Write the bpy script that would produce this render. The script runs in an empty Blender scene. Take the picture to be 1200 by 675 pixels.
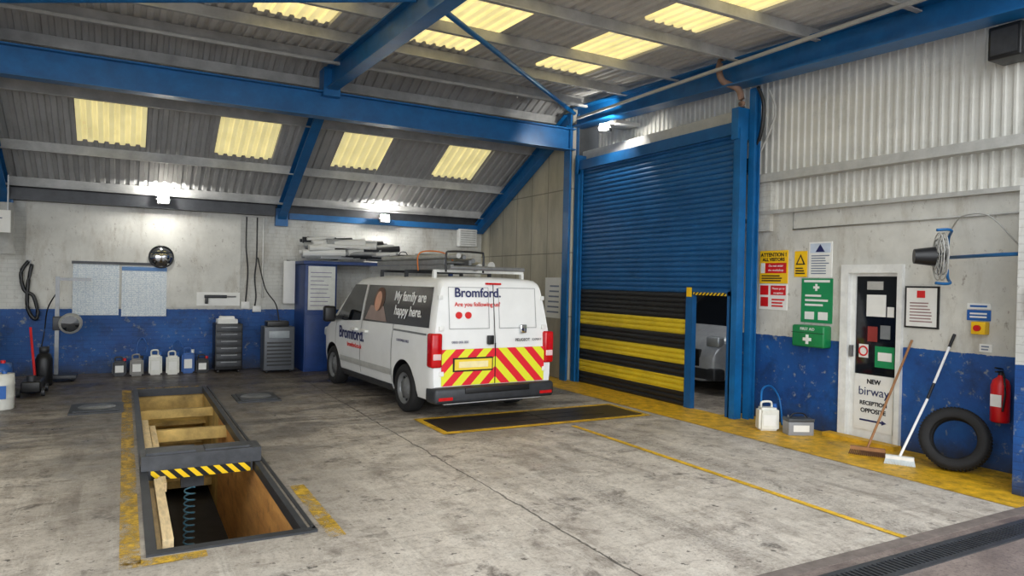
import bpy, bmesh, math, random
from mathutils import Vector, Matrix, Euler
random.seed(4)
SC=bpy.context.scene
COL=SC.collection
PI=math.pi
def S(r,g,b):
    return tuple(((c/255)/12.92 if c/255<=.04045 else ((c/255+.055)/1.055)**2.4) for c in (r,g,b))
# ---------------------------------------------------------------- materials
class T:
    def __init__(s,name):
        s.m=bpy.data.materials.new(name); s.m.use_nodes=True
        s.t=s.m.node_tree; s.b=s.t.nodes['Principled BSDF']
        s.out=s.t.nodes['Material Output']
        s.co=s.t.nodes.new('ShaderNodeTexCoord').outputs['Object']
    def n(s,ty): return s.t.nodes.new(ty)
    def l(s,a,b): s.t.links.new(a,b)
    def put(s,sock,v):
        if v is None: return
        if isinstance(v,bpy.types.NodeSocket): s.l(v,sock)
        elif isinstance(v,tuple) and len(v)==3 and sock.type=='RGBA': sock.default_value=(*v,1)
        else: sock.default_value=v
    def math(s,op,a,b=None,c=None):
        n=s.n('ShaderNodeMath'); n.operation=op
        s.put(n.inputs[0],a); s.put(n.inputs[1],b); s.put(n.inputs[2],c)
        return n.outputs[0]
    def mix(s,f,a,b,bt='MIX'):
        n=s.n('ShaderNodeMix'); n.data_type='RGBA'; n.blend_type=bt
        s.put(n.inputs[0],f); s.put(n.inputs[6],a); s.put(n.inputs[7],b)
        return n.outputs[2]
    def map(s,sc=(1,1,1),loc=(0,0,0),rot=(0,0,0),co=None):
        n=s.n('ShaderNodeMapping'); s.l(co or s.co,n.inputs[0])
        n.inputs['Scale'].default_value=sc; n.inputs['Location'].default_value=loc; n.inputs['Rotation'].default_value=rot
        return n.outputs[0]
    def noise(s,scale,detail=6,rough=.6,sc=(1,1,1),dist=0,loc=(0,0,0)):
        n=s.n('ShaderNodeTexNoise'); s.l(s.map(sc,loc),n.inputs['Vector'])
        n.inputs['Scale'].default_value=scale; n.inputs['Detail'].default_value=detail
        n.inputs['Roughness'].default_value=rough; n.inputs['Distortion'].default_value=dist
        return n.outputs['Fac']
    def ramp(s,f,a,b):
        n=s.n('ShaderNodeMapRange'); n.clamp=True
        s.put(n.inputs[0],f); n.inputs[1].default_value=a; n.inputs[2].default_value=b
        return n.outputs[0]
    def xyz(s):
        n=s.n('ShaderNodeSeparateXYZ'); s.l(s.co,n.inputs[0]); return n.outputs
    def bump(s,h,st=.3,d=.02):
        n=s.n('ShaderNodeBump'); s.put(n.inputs['Height'],h); n.inputs['Strength'].default_value=st; n.inputs['Distance'].default_value=d
        s.l(n.outputs[0],s.b.inputs['Normal'])
    def fin(s,col,rough=.6,metal=0):
        s.put(s.b.inputs['Base Color'],col); s.put(s.b.inputs['Roughness'],rough); s.put(s.b.inputs['Metallic'],metal)
        return s.m
_mc={}
def M(name,rgb,rough=.55,metal=0,var=.12,scale=6,bump=0,emit=0,sc=(1,1,1)):
    if name in _mc: return _mc[name]
    t=T(name); c=S(*rgb)
    nz=t.ramp(t.noise(scale,5,.65,sc),.3,.7)
    lo=tuple(x*(1-var) for x in c); hi=tuple(min(1,x*(1+var)) for x in c)
    col=t.mix(nz,lo,hi)
    t.fin(col,rough,metal)
    if bump: t.bump(t.noise(scale*4,4),bump,.01)
    if emit:
        t.put(t.b.inputs['Emission Color'],c); t.b.inputs['Emission Strength'].default_value=emit
    _mc[name]=t.m
    return t.m
BLUE=M('blue_steel',(14,94,152),.4,0,.22,4)
BLUED=M('blue_dark',(18,54,114),.45,0,.2,5)
WHITE=M('white_plastic',(226,227,224),.45)
PAPER=M('paper_white',(232,232,228),.7,0,.04)
BLACK=M('black_rubber',(22,22,24),.75,0,.3,10,.3)
BLK=M('black_plastic',(20,21,24),.4)
DGREY=M('dark_grey_metal',(58,60,64),.45,.3,.25)
GREY=M('grey_metal',(128,130,132),.4,.5,.2)
LGREY=M('light_grey_paint',(176,176,172),.5,0,.15)
CHROME=M('chrome',(215,218,222),.08,1,.02)
RED=M('red_paint',(205,24,30),.35)
YEL=M('yellow_sign',(245,196,20),.5,0,.04)
GREEN=M('green_sign',(20,138,84),.45,0,.06)
SBLUE=M('sign_blue',(28,92,170),.5,0,.05)
WOOD=M('pine_wood',(232,206,160),.7,0,.25,5,.2,sc=(6,1,6))
WOODH=M('handle_wood',(150,105,66),.6,0,.2,6,.1)
RUST=M('rust_pipe',(140,112,96),.7,0,.3,8,.2)
SKIN=M('print_skin',(214,160,132),.5)
HAIR=M('print_hair',(92,58,38),.5)
TEXTB=M('text_black',(18,20,30),.5,0,.02)
TEXTR=M('text_red',(214,38,40),.5,0,.02)
TEXTW=M('text_white',(240,240,240),.5,0,.02)
TEXTN=M('text_navy',(30,38,92),.5,0,.02)
LENS=M('lamp_lens',(255,250,238),.3,0,0,emit=30)
VANW=M('van_white',(232,233,232),.25,0,.04,3)
GLASS=M('dark_glass',(16,20,26),.05,0,.1)
TLRED=M('tail_light',(190,12,20),.12,0,.15,12)

def wallmat(name,brick=True,split=1.17,white=(212,212,206)):
    t=T(name); o=t.xyz()
    c=t.n('ShaderNodeCombineXYZ'); t.l(t.math('ADD',o[0],o[1]),c.inputs[0]); t.l(o[2],c.inputs[1])
    br=t.n('ShaderNodeTexBrick'); t.l(c.outputs[0],br.inputs['Vector'])
    br.inputs['Scale'].default_value=1; br.inputs['Brick Width'].default_value=.225; br.inputs['Row Height'].default_value=.075
    br.inputs['Mortar Size'].default_value=.007; br.inputs['Mortar Smooth'].default_value=.4
    mort=br.outputs['Fac']
    n1=t.ramp(t.noise(1.6,7,.65),.35,.7); n2=t.noise(9,6,.7)
    w=t.mix(n1,S(*white),S(*[x*.88 for x in white]))
    w=t.mix(t.math('MULTIPLY',t.ramp(t.noise(2.2,8,.75,(1,1,.3)),.50,.72),.8),w,S(152,142,126))
    w=t.mix(t.math('MULTIPLY',t.ramp(t.noise(14,8,.8,(1,1,.6)),.59,.66),.65),w,S(116,104,92))
    b=t.mix(n1,S(22,88,160),S(17,62,126))
    b=t.mix(t.ramp(n2,.59,.68),b,S(132,138,144))
    b=t.mix(t.math('MULTIPLY',t.ramp(t.noise(2.6,8,.75),.5,.7),.65),b,S(16,32,60))
    zz=t.math('ADD',o[2],t.math('MULTIPLY',t.math('SUBTRACT',n2,.5),.03))
    f=t.math('GREATER_THAN',zz,split)
    col=t.mix(f,b,w)
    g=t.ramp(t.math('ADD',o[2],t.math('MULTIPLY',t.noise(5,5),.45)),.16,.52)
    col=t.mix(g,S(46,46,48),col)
    if brick:
        col=t.mix(t.math('MULTIPLY',mort,.10),col,S(60,62,66))
        t.bump(t.math('SUBTRACT',t.math('MULTIPLY',n2,.3),mort),.45,.010)
    else: t.bump(n2,.15,.01)
    return t.fin(col,.6)
WALLM=wallmat('painted_brick'); PLASTER=wallmat('painted_plaster',False,white=(214,213,206))

def floormat():
    t=T('worn_concrete'); o=t.xyz()
    big=t.ramp(t.noise(.9,9,.75),.35,.68); mid=t.noise(4,8,.75); fine=t.noise(45,5,.7)
    st=t.noise(2.2,7,.7,(1,.22,1),1.2); st2=t.noise(3,7,.75,(.35,1,1),.6,(4,2,0))
    col=t.mix(big,S(184,175,163),S(218,209,196))
    col=t.mix(t.math('MULTIPLY',t.ramp(mid,.48,.68),.7),col,S(132,122,112))
    col=t.mix(t.math('MULTIPLY',t.ramp(st,.50,.68),.5),col,S(104,94,84))
    scr=t.noise(5,9,.8,(2.2,.12,1),.8,(1,5,0)); col=t.mix(t.math('MULTIPLY',t.ramp(scr,.54,.66),.55),col,S(226,220,208))
    scr2=t.noise(6,9,.8,(.14,1.6,1),1.0,(3,1,0)); col=t.mix(t.math('MULTIPLY',t.ramp(scr2,.56,.66),.5),col,S(110,98,88))
    col=t.mix(t.math('MULTIPLY',t.ramp(st2,.55,.7),.5),col,S(205,200,190))
    col=t.mix(t.math('MULTIPLY',t.ramp(t.noise(2.4,8,.7,(1,1,1),.4,(7,3,0)),.58,.67),.8),col,S(64,57,52))
    col=t.mix(t.math('MULTIPLY',t.ramp(fine,.54,.68),.55),col,S(84,76,70))
    g3=t.noise(26,7,.85,(1,.7,1)); col=t.mix(t.math('MULTIPLY',t.ramp(g3,.50,.66),.55),col,S(120,108,98))
    g4=t.noise(17,8,.85,(.6,1,1),.5,(2,8,0)); col=t.mix(t.math('MULTIPLY',t.ramp(g4,.54,.66),.5),col,S(230,224,212))
    spt=t.noise(11,4,.6,(1,1,1),0,(9,9,0)); col=t.mix(t.math('MULTIPLY',t.ramp(spt,.64,.68),.8),col,S(46,41,38))
    px=t.math('ABSOLUTE',t.math('SUBTRACT',o[0],.68)); py=t.ramp(o[1],4.2,6.0)
    pm=t.math('MULTIPLY',t.math('SUBTRACT',1,t.ramp(t.math('ADD',px,t.math('MULTIPLY',mid,1.1)),.9,2.0)),py)
    col=t.mix(t.math('MULTIPLY',pm,.65),col,S(66,58,52))
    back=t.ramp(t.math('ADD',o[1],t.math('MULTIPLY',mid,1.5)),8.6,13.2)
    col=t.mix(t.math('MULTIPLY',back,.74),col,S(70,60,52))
    wet=t.noise(1.5,8,.7,(.6,1.4,1),.8,(2,7,0)); wm=t.math('MULTIPLY',t.ramp(wet,.45,.57),t.ramp(o[1],5.6,9.0))
    col=t.mix(t.math('MULTIPLY',wm,.62),col,S(50,43,38))
    hal=t.noise(2.0,8,.75,(1,1,1),.6,(12,3,0)); col=t.mix(t.math('MULTIPLY',t.ramp(hal,.55,.67),.6),col,S(84,74,66))
    # tyre tracks in and out of the van bay
    def track(x): return t.math('SUBTRACT',1,t.ramp(t.math('ABSOLUTE',t.math('SUBTRACT',t.math('ADD',o[0],t.math('MULTIPLY',mid,.3)),x)),.06,.22))
    tr=t.math('MAXIMUM',track(3.8),track(5.45))
    col=t.mix(t.math('MULTIPLY',t.math('MULTIPLY',tr,t.ramp(fine,.35,.6)),.38),col,S(72,64,58))
    wob=t.math('MULTIPLY',t.math('SUBTRACT',t.noise(3,4),.5),.10)
    j=t.math('LESS_THAN',t.math('ABSOLUTE',t.math('ADD',t.math('SUBTRACT',o[0],2.83),wob)),.009)
    j2=t.math('LESS_THAN',t.math('ABSOLUTE',t.math('ADD',t.math('SUBTRACT',o[1],9.2),wob)),.01)
    j=t.math('MAXIMUM',j,j2)
    col=t.mix(t.math('MULTIPLY',j,.75),col,S(50,46,44))
    t.bump(t.math('ADD',t.math('MULTIPLY',fine,.4),t.math('MULTIPLY',st2,.6)),.35,.01)
    r=t.math('SUBTRACT',t.math('ADD',.36,t.math('MULTIPLY',t.ramp(mid,.35,.65),.35)),t.math('MULTIPLY',wm,.14))
    return t.fin(col,r)
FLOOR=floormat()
def groundmat():
    t=T('outdoor_concrete'); n1=t.ramp(t.noise(2,8,.7),.35,.65); n2=t.noise(40,5,.7)
    col=t.mix(n1,S(96,84,80),S(140,126,118)); col=t.mix(t.ramp(n2,.5,.7),col,S(72,62,60))
    t.bump(n2,.4,.01); return t.fin(col,.5)
GROUND=groundmat()
def worn(name,rgb,lo=.42,hi=.6,amt=1.0):
    t=T(name); n=t.noise(3.2,9,.78,(1,.6,1),.3); n2=t.noise(22,6,.75)
    mx=t.math('ADD',t.math('MULTIPLY',n,.65),t.math('MULTIPLY',n2,.35))
    f=t.ramp(mx,lo,hi)
    col=t.mix(t.ramp(t.noise(7,6,.7),.35,.7),S(*rgb),S(*[x*.62 for x in rgb]))
    t.fin(col,.5)
    tr=t.n('ShaderNodeBsdfTransparent'); mixs=t.n('ShaderNodeMixShader')
    t.l(t.math('MULTIPLY',f,amt),mixs.inputs[0]); t.l(t.b.outputs[0],mixs.inputs[1]); t.l(tr.outputs[0],mixs.inputs[2])
    t.l(mixs.outputs[0],t.out.inputs[0]); return t.m
YLINE=worn('yellow_floor_paint',(244,194,44),.54,.64,.8); YWALK=worn('yellow_walkway_paint',(236,184,34),.53,.67,.75); YFADE=worn('yellow_faded_paint',(225,180,50),.44,.58)
def stripes(name,c1,c2,k,mode):
    t=T(name); o=t.xyz()
    if mode=='chev': v=t.math('ADD',o[2],t.math('ABSOLUTE',o[0]))
    elif mode=='xz': v=t.math('ADD',o[0],o[2])
    else: v=t.math('ADD',o[1],o[2])
    f=t.math('GREATER_THAN',t.math('FRACT',t.math('MULTIPLY',v,k)),.5)
    return t.fin(t.mix(f,S(*c1),S(*c2)),.4)
CHEV=stripes('chevron_reflective',(222,30,48),(226,226,48),3.6,'chev')
HAZ=stripes('hazard_tape',(238,196,20),(20,20,20),9,'xz')
HAZY=stripes('hazard_tape_y',(238,196,20),(20,20,20),14,'yz')
def roofmat(name,a,b):
    t=T(name); n1=t.ramp(t.noise(1.3,8,.7,(1,.4,1)),.35,.68); n2=t.ramp(t.noise(6,7,.75,(2,.3,.3)),.5,.72)
    col=t.mix(n1,S(*a),S(*b)); col=t.mix(t.math('MULTIPLY',n2,.3),col,S(104,98,90))
    return t.fin(col,.65)
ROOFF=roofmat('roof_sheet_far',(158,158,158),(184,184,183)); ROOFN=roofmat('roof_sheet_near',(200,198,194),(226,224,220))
CLAD=roofmat('white_cladding',(206,205,198),(224,222,214))
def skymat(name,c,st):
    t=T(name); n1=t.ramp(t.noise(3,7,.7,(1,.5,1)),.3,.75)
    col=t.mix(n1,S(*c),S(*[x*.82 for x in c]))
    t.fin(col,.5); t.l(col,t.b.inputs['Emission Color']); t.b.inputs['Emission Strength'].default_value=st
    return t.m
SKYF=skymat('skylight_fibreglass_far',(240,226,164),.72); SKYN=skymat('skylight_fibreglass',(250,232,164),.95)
def panelmat():
    t=T('gable_panels'); o=t.xyz()
    c=t.n('ShaderNodeCombineXYZ'); t.l(o[1],c.inputs[0]); t.l(o[2],c.inputs[1])
    br=t.n('ShaderNodeTexBrick'); t.l(c.outputs[0],br.inputs['Vector']); br.offset=0
    br.inputs['Scale'].default_value=1; br.inputs['Brick Width'].default_value=.62; br.inputs['Row Height'].default_value=1.2
    br.inputs['Mortar Size'].default_value=.012; br.inputs['Mortar Smooth'].default_value=.1
    n=t.ramp(t.noise(1.5,8,.7,(1,1,.3)),.35,.7)
    col=t.mix(n,S(200,194,174),S(156,150,134)); col=t.mix(t.math('MULTIPLY',br.outputs['Fac'],.6),col,S(80,78,70))
    return t.fin(col,.45,.15)
GABLE=panelmat()
def plymat():
    t=T('pit_plywood'); n=t.ramp(t.noise(2.5,8,.7,(1,.5,3)),.3,.7)
    col=t.mix(n,S(226,168,96),S(176,122,66)); col=t.mix(t.math('MULTIPLY',t.ramp(t.noise(5,7,.7),.55,.7),.7),col,S(96,66,42))
    return t.fin(col,.6)
PLY=plymat()
def chart():
    t=T('printed_chart'); 
    br=t.n('ShaderNodeTexBrick'); t.l(t.map((1,1,1),co=t.co,rot=(PI/2,0,0)),br.inputs['Vector']); br.offset=0
    br.inputs['Scale'].default_value=1; br.inputs['Brick Width'].default_value=.12; br.inputs['Row Height'].default_value=.028; br.inputs['Mortar Size'].default_value=.005
    n=t.noise(60,3,.7)
    col=t.mix(t.math('MULTIPLY',t.ramp(n,.45,.6),.5),S(232,236,236),S(110,140,175)); col=t.mix(t.math('MULTIPLY',br.outputs['Fac'],.55),col,S(170,190,205))
    return t.fin(col,.6)
CHART=chart()
# ---------------------------------------------------------------- mesh helpers
def G(name,loc=(0,0,0),rz=0):
    e=bpy.data.objects.new(name,None); e.location=loc; e.rotation_euler=(0,0,rz); e.empty_display_size=.1; COL.objects.link(e); return e
def mo(name,vs,fs,mats,fm=None,p=None,smooth=False,loc=(0,0,0),rot=(0,0,0)):
    if isinstance(fm,bpy.types.Object): p=fm; fm=None
    me=bpy.data.meshes.new(name); me.from_pydata([tuple(v) for v in vs],[],fs)
    if not isinstance(mats,(list,tuple)): mats=[mats]
    for m in mats: me.materials.append(m)
    if fm:
        for i,k in enumerate(fm): me.polygons[i].material_index=k
    if smooth:
        for q in me.polygons: q.use_smooth=True
    me.update()
    o=bpy.data.objects.new(name,me); COL.objects.link(o); o.location=loc; o.rotation_euler=rot
    if p: o.parent=p
    return o
def bmo(name,bm,mats,p=None,smooth=False,loc=(0,0,0),rot=(0,0,0)):
    me=bpy.data.meshes.new(name); bmesh.ops.recalc_face_normals(bm,faces=bm.faces); bm.to_mesh(me); bm.free()
    if not isinstance(mats,(list,tuple)): mats=[mats]
    for m in mats: me.materials.append(m)
    if smooth:
        for q in me.polygons: q.use_smooth=True
        try: me.set_sharp_from_angle(angle=math.radians(40))
        except Exception: pass
    o=bpy.data.objects.new(name,me); COL.objects.link(o); o.location=loc; o.rotation_euler=rot
    if p: o.parent=p
    return o
def addbox(bm,a,b,mi=0):
    x0,y0,z0=a; x1,y1,z1=b
    v=[bm.verts.new(c) for c in ((x0,y0,z0),(x1,y0,z0),(x1,y1,z0),(x0,y1,z0),(x0,y0,z1),(x1,y0,z1),(x1,y1,z1),(x0,y1,z1))]
    for q in ((3,2,1,0),(4,5,6,7),(0,1,5,4),(1,2,6,5),(2,3,7,6),(3,0,4,7)):
        f=bm.faces.new([v[i] for i in q]); f.material_index=mi
    return v
def box(name,a,b,m,p=None,bev=0,rot=None,loc=None):
    bm=bmesh.new()
    a=Vector(a); b=Vector(b); c=(a+b)/2
    addbox(bm,a-c,b-c)
    if bev: bmesh.ops.bevel(bm,geom=list(bm.edges),offset=bev,segments=3,affect='EDGES',profile=.5)
    if rot is None: 
        for v in bm.verts: v.co+=c
        return bmo(name,bm,m,p,bev>0)
    return bmo(name,bm,m,p,bev>0,loc=c,rot=rot)
def boxes(name,lst,mats,p=None):
    bm=bmesh.new()
    for it in lst: addbox(bm,it[0],it[1],it[2] if len(it)>2 else 0)
    return bmo(name,bm,mats,p)
def frame_to(d):
    d=Vector(d).normalized(); up=Vector((0,0,1)) if abs(d.z)<.99 else Vector((0,1,0))
    x=up.cross(d).normalized(); y=d.cross(x); return x,y,d
def addcyl(bm,p0,p1,r0,r1=None,seg=16,mi=0):
    if r1 is None: r1=r0
    p0=Vector(p0);p1=Vector(p1); x,y,d=frame_to(p1-p0)
    A=[];B=[]
    for i in range(seg):
        a=2*PI*i/seg; w=x*math.cos(a)+y*math.sin(a)
        A.append(bm.verts.new(p0+w*r0)); B.append(bm.verts.new(p1+w*r1))
    for i in range(seg):
        f=bm.faces.new((A[i],A[(i+1)%seg],B[(i+1)%seg],B[i])); f.material_index=mi
    f=bm.faces.new(A[::-1]); f.material_index=mi
    f=bm.faces.new(B); f.material_index=mi
def cyl(name,p0,p1,r,m,p=None,r1=None,seg=20):
    bm=bmesh.new(); addcyl(bm,p0,p1,r,r1,seg); return bmo(name,bm,m,p,True)
def tube(name,pts,r,m,p=None,seg=8,sub=6,closed=False):
    pts=[Vector(q) for q in pts]
    if sub>1 and len(pts)>2:
        out=[];n=len(pts)
        rng=range(n if closed else n-1)
        for i in rng:
            if closed: a,b,c,d=pts[(i-1)%n],pts[i],pts[(i+1)%n],pts[(i+2)%n]
            else: a,b,c,d=pts[max(i-1,0)],pts[i],pts[i+1],pts[min(i+2,n-1)]
            for k in range(sub):
                t=k/sub
                out.append(.5*((2*b)+(-a+c)*t+(2*a-5*b+4*c-d)*t*t+(-a+3*b-3*c+d)*t**3))
        if not closed: out.append(pts[-1])
        pts=out
    vs=[];fs=[];n=len(pts)
    for i,q in enumerate(pts):
        if closed: d=pts[(i+1)%n]-pts[i-1]
        else: d=pts[min(i+1,n-1)]-pts[max(i-1,0)]
        x,y,_=frame_to(d)
        for k in range(seg):
            a=2*PI*k/seg; vs.append(q+(x*math.cos(a)+y*math.sin(a))*r)
    for i in range(n if closed else n-1):
        for k in range(seg):
            j=(i+1)%n
            fs.append((i*seg+k,i*seg+(k+1)%seg,j*seg+(k+1)%seg,j*seg+k))
    if not closed:
        fs.append(tuple(range(seg))[::-1]); fs.append(tuple((n-1)*seg+k for k in range(seg)))
    return mo(name,vs,fs,m,None,p,True)
def lathe(name,prof,m,p=None,seg=28,loc=(0,0,0),rot=(0,0,0),closed=False):
    vs=[];fs=[];n=len(prof)
    for i in range(seg):
        a=2*PI*i/seg
        for (r,z) in prof: vs.append((r*math.cos(a),r*math.sin(a),z))
    for i in range(seg):
        j=(i+1)%seg
        for k in range(n if closed else n-1):
            k2=(k+1)%n
            fs.append((i*n+k,j*n+k,j*n+k2,i*n+k2))
    return mo(name,vs,fs,m,None,p,True,loc,rot)
def text(body,size,loc,rot,m,p=None,align='LEFT',name=None,ext=.001,bold=0,sx=1):
    cu=bpy.data.curves.new('txt','FONT'); cu.body=body; cu.size=size; cu.align_x=align; cu.align_y='CENTER'; cu.extrude=ext; cu.offset=bold
    o=bpy.data.objects.new('txt',cu); COL.objects.link(o)
    bpy.context.view_layer.update()
    me=bpy.data.meshes.new_from_object(o.evaluated_get(bpy.context.evaluated_depsgraph_get()))
    bpy.data.objects.remove(o)
    me.materials.clear(); me.materials.append(m)
    q=bpy.data.objects.new(name or 'lettering',me); COL.objects.link(q); q.location=loc; q.rotation_euler=rot; q.scale=(sx,1,1)
    if p: q.parent=p
    return q
RX=(PI/2,0,-PI/2)
RY=(PI/2,0,0)
def ibeam(name,p0,p1,depth,width,m,p=None):
    p0=Vector(p0);p1=Vector(p1); L=(p1-p0).length; d=(p1-p0).normalized()
    side=d.cross(Vector((0,0,1))).normalized() if abs(d.z)<.95 else Vector((0,1,0))
    up=side.cross(d).normalized()
    bm=bmesh.new(); h=depth/2;w=width/2;t=.022
    addbox(bm,(-w,0,h-t),(w,L,h)); addbox(bm,(-w,0,-h),(w,L,-h+t)); addbox(bm,(-.008,0,-h+t),(.008,L,h-t))
    mt=Matrix((( side.x,d.x,up.x,p0.x),(side.y,d.y,up.y,p0.y),(side.z,d.z,up.z,p0.z),(0,0,0,1)))
    bm.transform(mt); return bmo(name,bm,m,p)
# ---------------------------------------------------------------- room shell
PX0,PX1,PY0,PY1,PD=.2,1.15,5.05,12.4,-1.35
def quads(name,rects,z,m,p=None):
    vs=[];fs=[]
    for (x0,y0,x1,y1) in rects:
        k=len(vs); vs+=[(x0,y0,z),(x1,y0,z),(x1,y1,z),(x0,y1,z)]; fs.append((k,k+1,k+2,k+3))
    return mo(name,vs,fs,m,None,p)
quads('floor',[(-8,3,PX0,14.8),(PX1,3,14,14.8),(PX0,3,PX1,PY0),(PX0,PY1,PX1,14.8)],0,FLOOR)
quads('ground_outside',[(-14,-14,16,3)],0,GROUND)
boxes('trim_floor_edge',[((-8,2.96,-.02),(7.0,3.06,.006))],M('edge_concrete',(108,98,92),.7,0,.3,9,.3))
boxes('wall_back',[((-8,14.7,0),(7.45,14.9,3.12))],WALLM)
box('trim_render_panel',(-1.5,14.675,1.2),(2.0,14.7,3.05),PLASTER)
boxes('wall_right',[((7.8,2.3,0),(8.0,4.82,2.85)),((7.8,5.6,0),(8.0,7.35,2.85)),((7.8,4.82,2.12),(8.0,5.6,2.85)),((7.74,6.7,2.6),(8.0,7.35,3.35),1)],[PLASTER,WALLM])
boxes('wall_pillar',[((7.02,2.3,0),(7.8,3.3,2.85))],WALLM)
mo('wall_gable',[(7.3,10.95,0),(7.3,14.75,0),(7.3,14.75,3.3),(7.3,10.95,5.2),(7.45,10.95,0),(7.45,14.75,0),(7.45,14.75,3.3),(7.45,10.95,5.2)],[(0,1,2,3),(7,6,5,4),(0,3,7,4),(1,5,6,2),(3,2,6,7),(0,4,5,1)],GABLE)
boxes('wall_left',[((-8.2,3,0),(-8,14.9,5.3))],WALLM)
DARKW=M('annex_wall',(70,72,74),.8,0,.2,3)
boxes('wall_annex',[((8.0,7.0,0),(14,7.2,4.1)),((8.0,11.6,0),(14,11.8,4.1)),((13.9,7.2,0),(14.1,11.6,4.1)),((7.8,7.0,4.1),(14.1,11.8,4.25)),((7.5,10.95,0),(8.0,11.6,4.1)),((7.44,11.0,3.9),(8.0,11.15,5.3))],DARKW)
def corr(name,x0,x1,rows,pitch,depth,mats,sel):
    n=int((x1-x0)/pitch); xs=[]
    for i in range(n):
        b=x0+i*pitch
        xs+= [(b,0),(b+pitch*.45,0),(b+pitch*.55,depth),(b+pitch*.9,depth)]
    vs=[];fs=[];fm=[]
    for (y,z) in rows:
        for (x,d) in xs: vs.append((x,y,z+d))
    w=len(xs)
    for r in range(len(rows)-1):
        ym=(rows[r][0]+rows[r+1][0])/2
        for i in range(w-1):
            fs.append((r*w+i,r*w+i+1,(r+1)*w+i+1,(r+1)*w+i)); fm.append(sel((xs[i][0]+xs[i+1][0])/2,ym))
    return mo(name,vs,fs,mats,fm)
zn=lambda y:4.757+.045*y
zf=lambda y:10.65-.5*y
cent=[-.2+2.035*i for i in range(-3,4)]
def inx(x): return any(abs(x-c)<.47 for c in cent)
ysn=[2.9,4.9,6.75,7.15,9.35,10.9]
corr('ceiling',-8,7.95,[(y,zn(y)) for y in ysn],.152,.035,[ROOFN,SKYN],lambda x,y:1 if inx(x) and (4.9<y<6.75 or 7.15<y<9.35) and x<7 else 0)
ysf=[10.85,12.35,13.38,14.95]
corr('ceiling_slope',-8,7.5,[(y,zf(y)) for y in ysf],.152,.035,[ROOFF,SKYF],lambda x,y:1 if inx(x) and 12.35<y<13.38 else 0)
boxes('trim_ridge',[((-8,10.8,5.18),(7.9,11.05,5.3))],LGREY)
def vclad(name,X,y0,y1,z0,z1,pitch=.105,depth=.025):
    n=int((y1-y0)/pitch); ys=[]
    for i in range(n):
        b=y0+i*pitch; ys+=[(b,0),(b+pitch*.6,0),(b+pitch*.68,depth),(b+pitch*.92,depth)]
    vs=[];fs=[]
    for z in (z0,z1):
        for (y,d) in ys: vs.append((X-d,y,z if z<4 else z+.045*y))
    w=len(ys)
    for i in range(w-1): fs.append((i,i+1,w+i+1,w+i))
    return mo(name,vs,fs,CLAD)
vclad('wall_cladding',7.86,2.3,7.4,2.86,4.7); vclad('wall_cladding',7.86,7.3,10.95,3.9,4.7)
boxes('trim_eaves_closer',[((-8,14.72,3.1),(7.4,14.9,3.36))],DGREY)
boxes('trim_flashing',[((7.72,2.3,2.83),(7.86,7.0,2.88))],LGREY)
boxes('trim_cable_tray',[((7.66,2.3,3.27),(7.8,6.95,3.33)),((7.66,2.3,3.33),(7.68,6.95,3.38))],LGREY)
boxes('trim_wall_plate',[((-8,14.45,3.04),(2.6,14.7,3.24),1),((2.9,14.6,3.0),(7.3,14.7,3.12),0)],[BLUE,DGREY])
PUR=M('purlin_paint',(172,172,170),.6,0,.25,3)
lst=[]
for y in (10.6,9.5,8.25,6.95,5.75,4.5,3.3):
    z=zn(y); lst.append(((-8,y,z-.16),(7.8,y+.015,z-.01))); lst.append(((-8,y-.05,z-.165),(7.8,y+.015,z-.15)))
for y in (11.3,12.2,13.5,14.45):
    z=zf(y); lst.append(((-8,y,z-.15),(7.3,y+.015,z+.0))); lst.append(((-8,y-.05,z-.16),(7.3,y+.015,z-.145)))
boxes('trim_purlins',lst,PUR)
sf=G('steel_roof_frame')
ibeam('tie_beam',(-8,10.95,4.5),(7.3,10.95,4.5),.4,.22,BLUE,sf)
for x in (-6.35,-1.8,2.75):
    ibeam('far_rafter',(x,14.62,3.1),(x,10.95,4.88),.27,.16,BLUE,sf)
    ibeam('near_rafter',(x,10.95,4.9),(x,3.0,4.55),.35,.18,BLUE,sf)
    box('end_plate',(x-.12,14.55,2.85),(x+.12,14.68,3.2),BLUE,sf)
    box('gusset',(x-.13,10.8,4.62),(x+.13,11.08,5.05),BLUE,sf)
ibeam('gable_rafter',(7.2,14.65,3.05),(7.2,10.95,4.85),.27,.16,BLUE,sf)
ibeam('eaves_beam',(7.4,11.1,4.93),(7.4,2.3,4.6),.36,.3,BLUE,sf)
ibeam('corner_column',(7.3,10.98,0),(7.3,10.98,5.0),.2,.2,BLUE,sf)
ibeam('door_column',(7.56,6.84,0),(7.56,6.84,4.55),.12,.10,BLUE,sf)
cyl('brace',(2.85,7.0,4.78),(7.25,10.85,4.98),.035,BLUE,sf); cyl('brace',(2.65,7.0,4.78),(-1.75,10.0,4.85),.035,BLUE,sf)
cyl('brace',(-1.85,7.0,4.78),(-6.3,10.0,4.85),.035,BLUE,sf)
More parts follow.
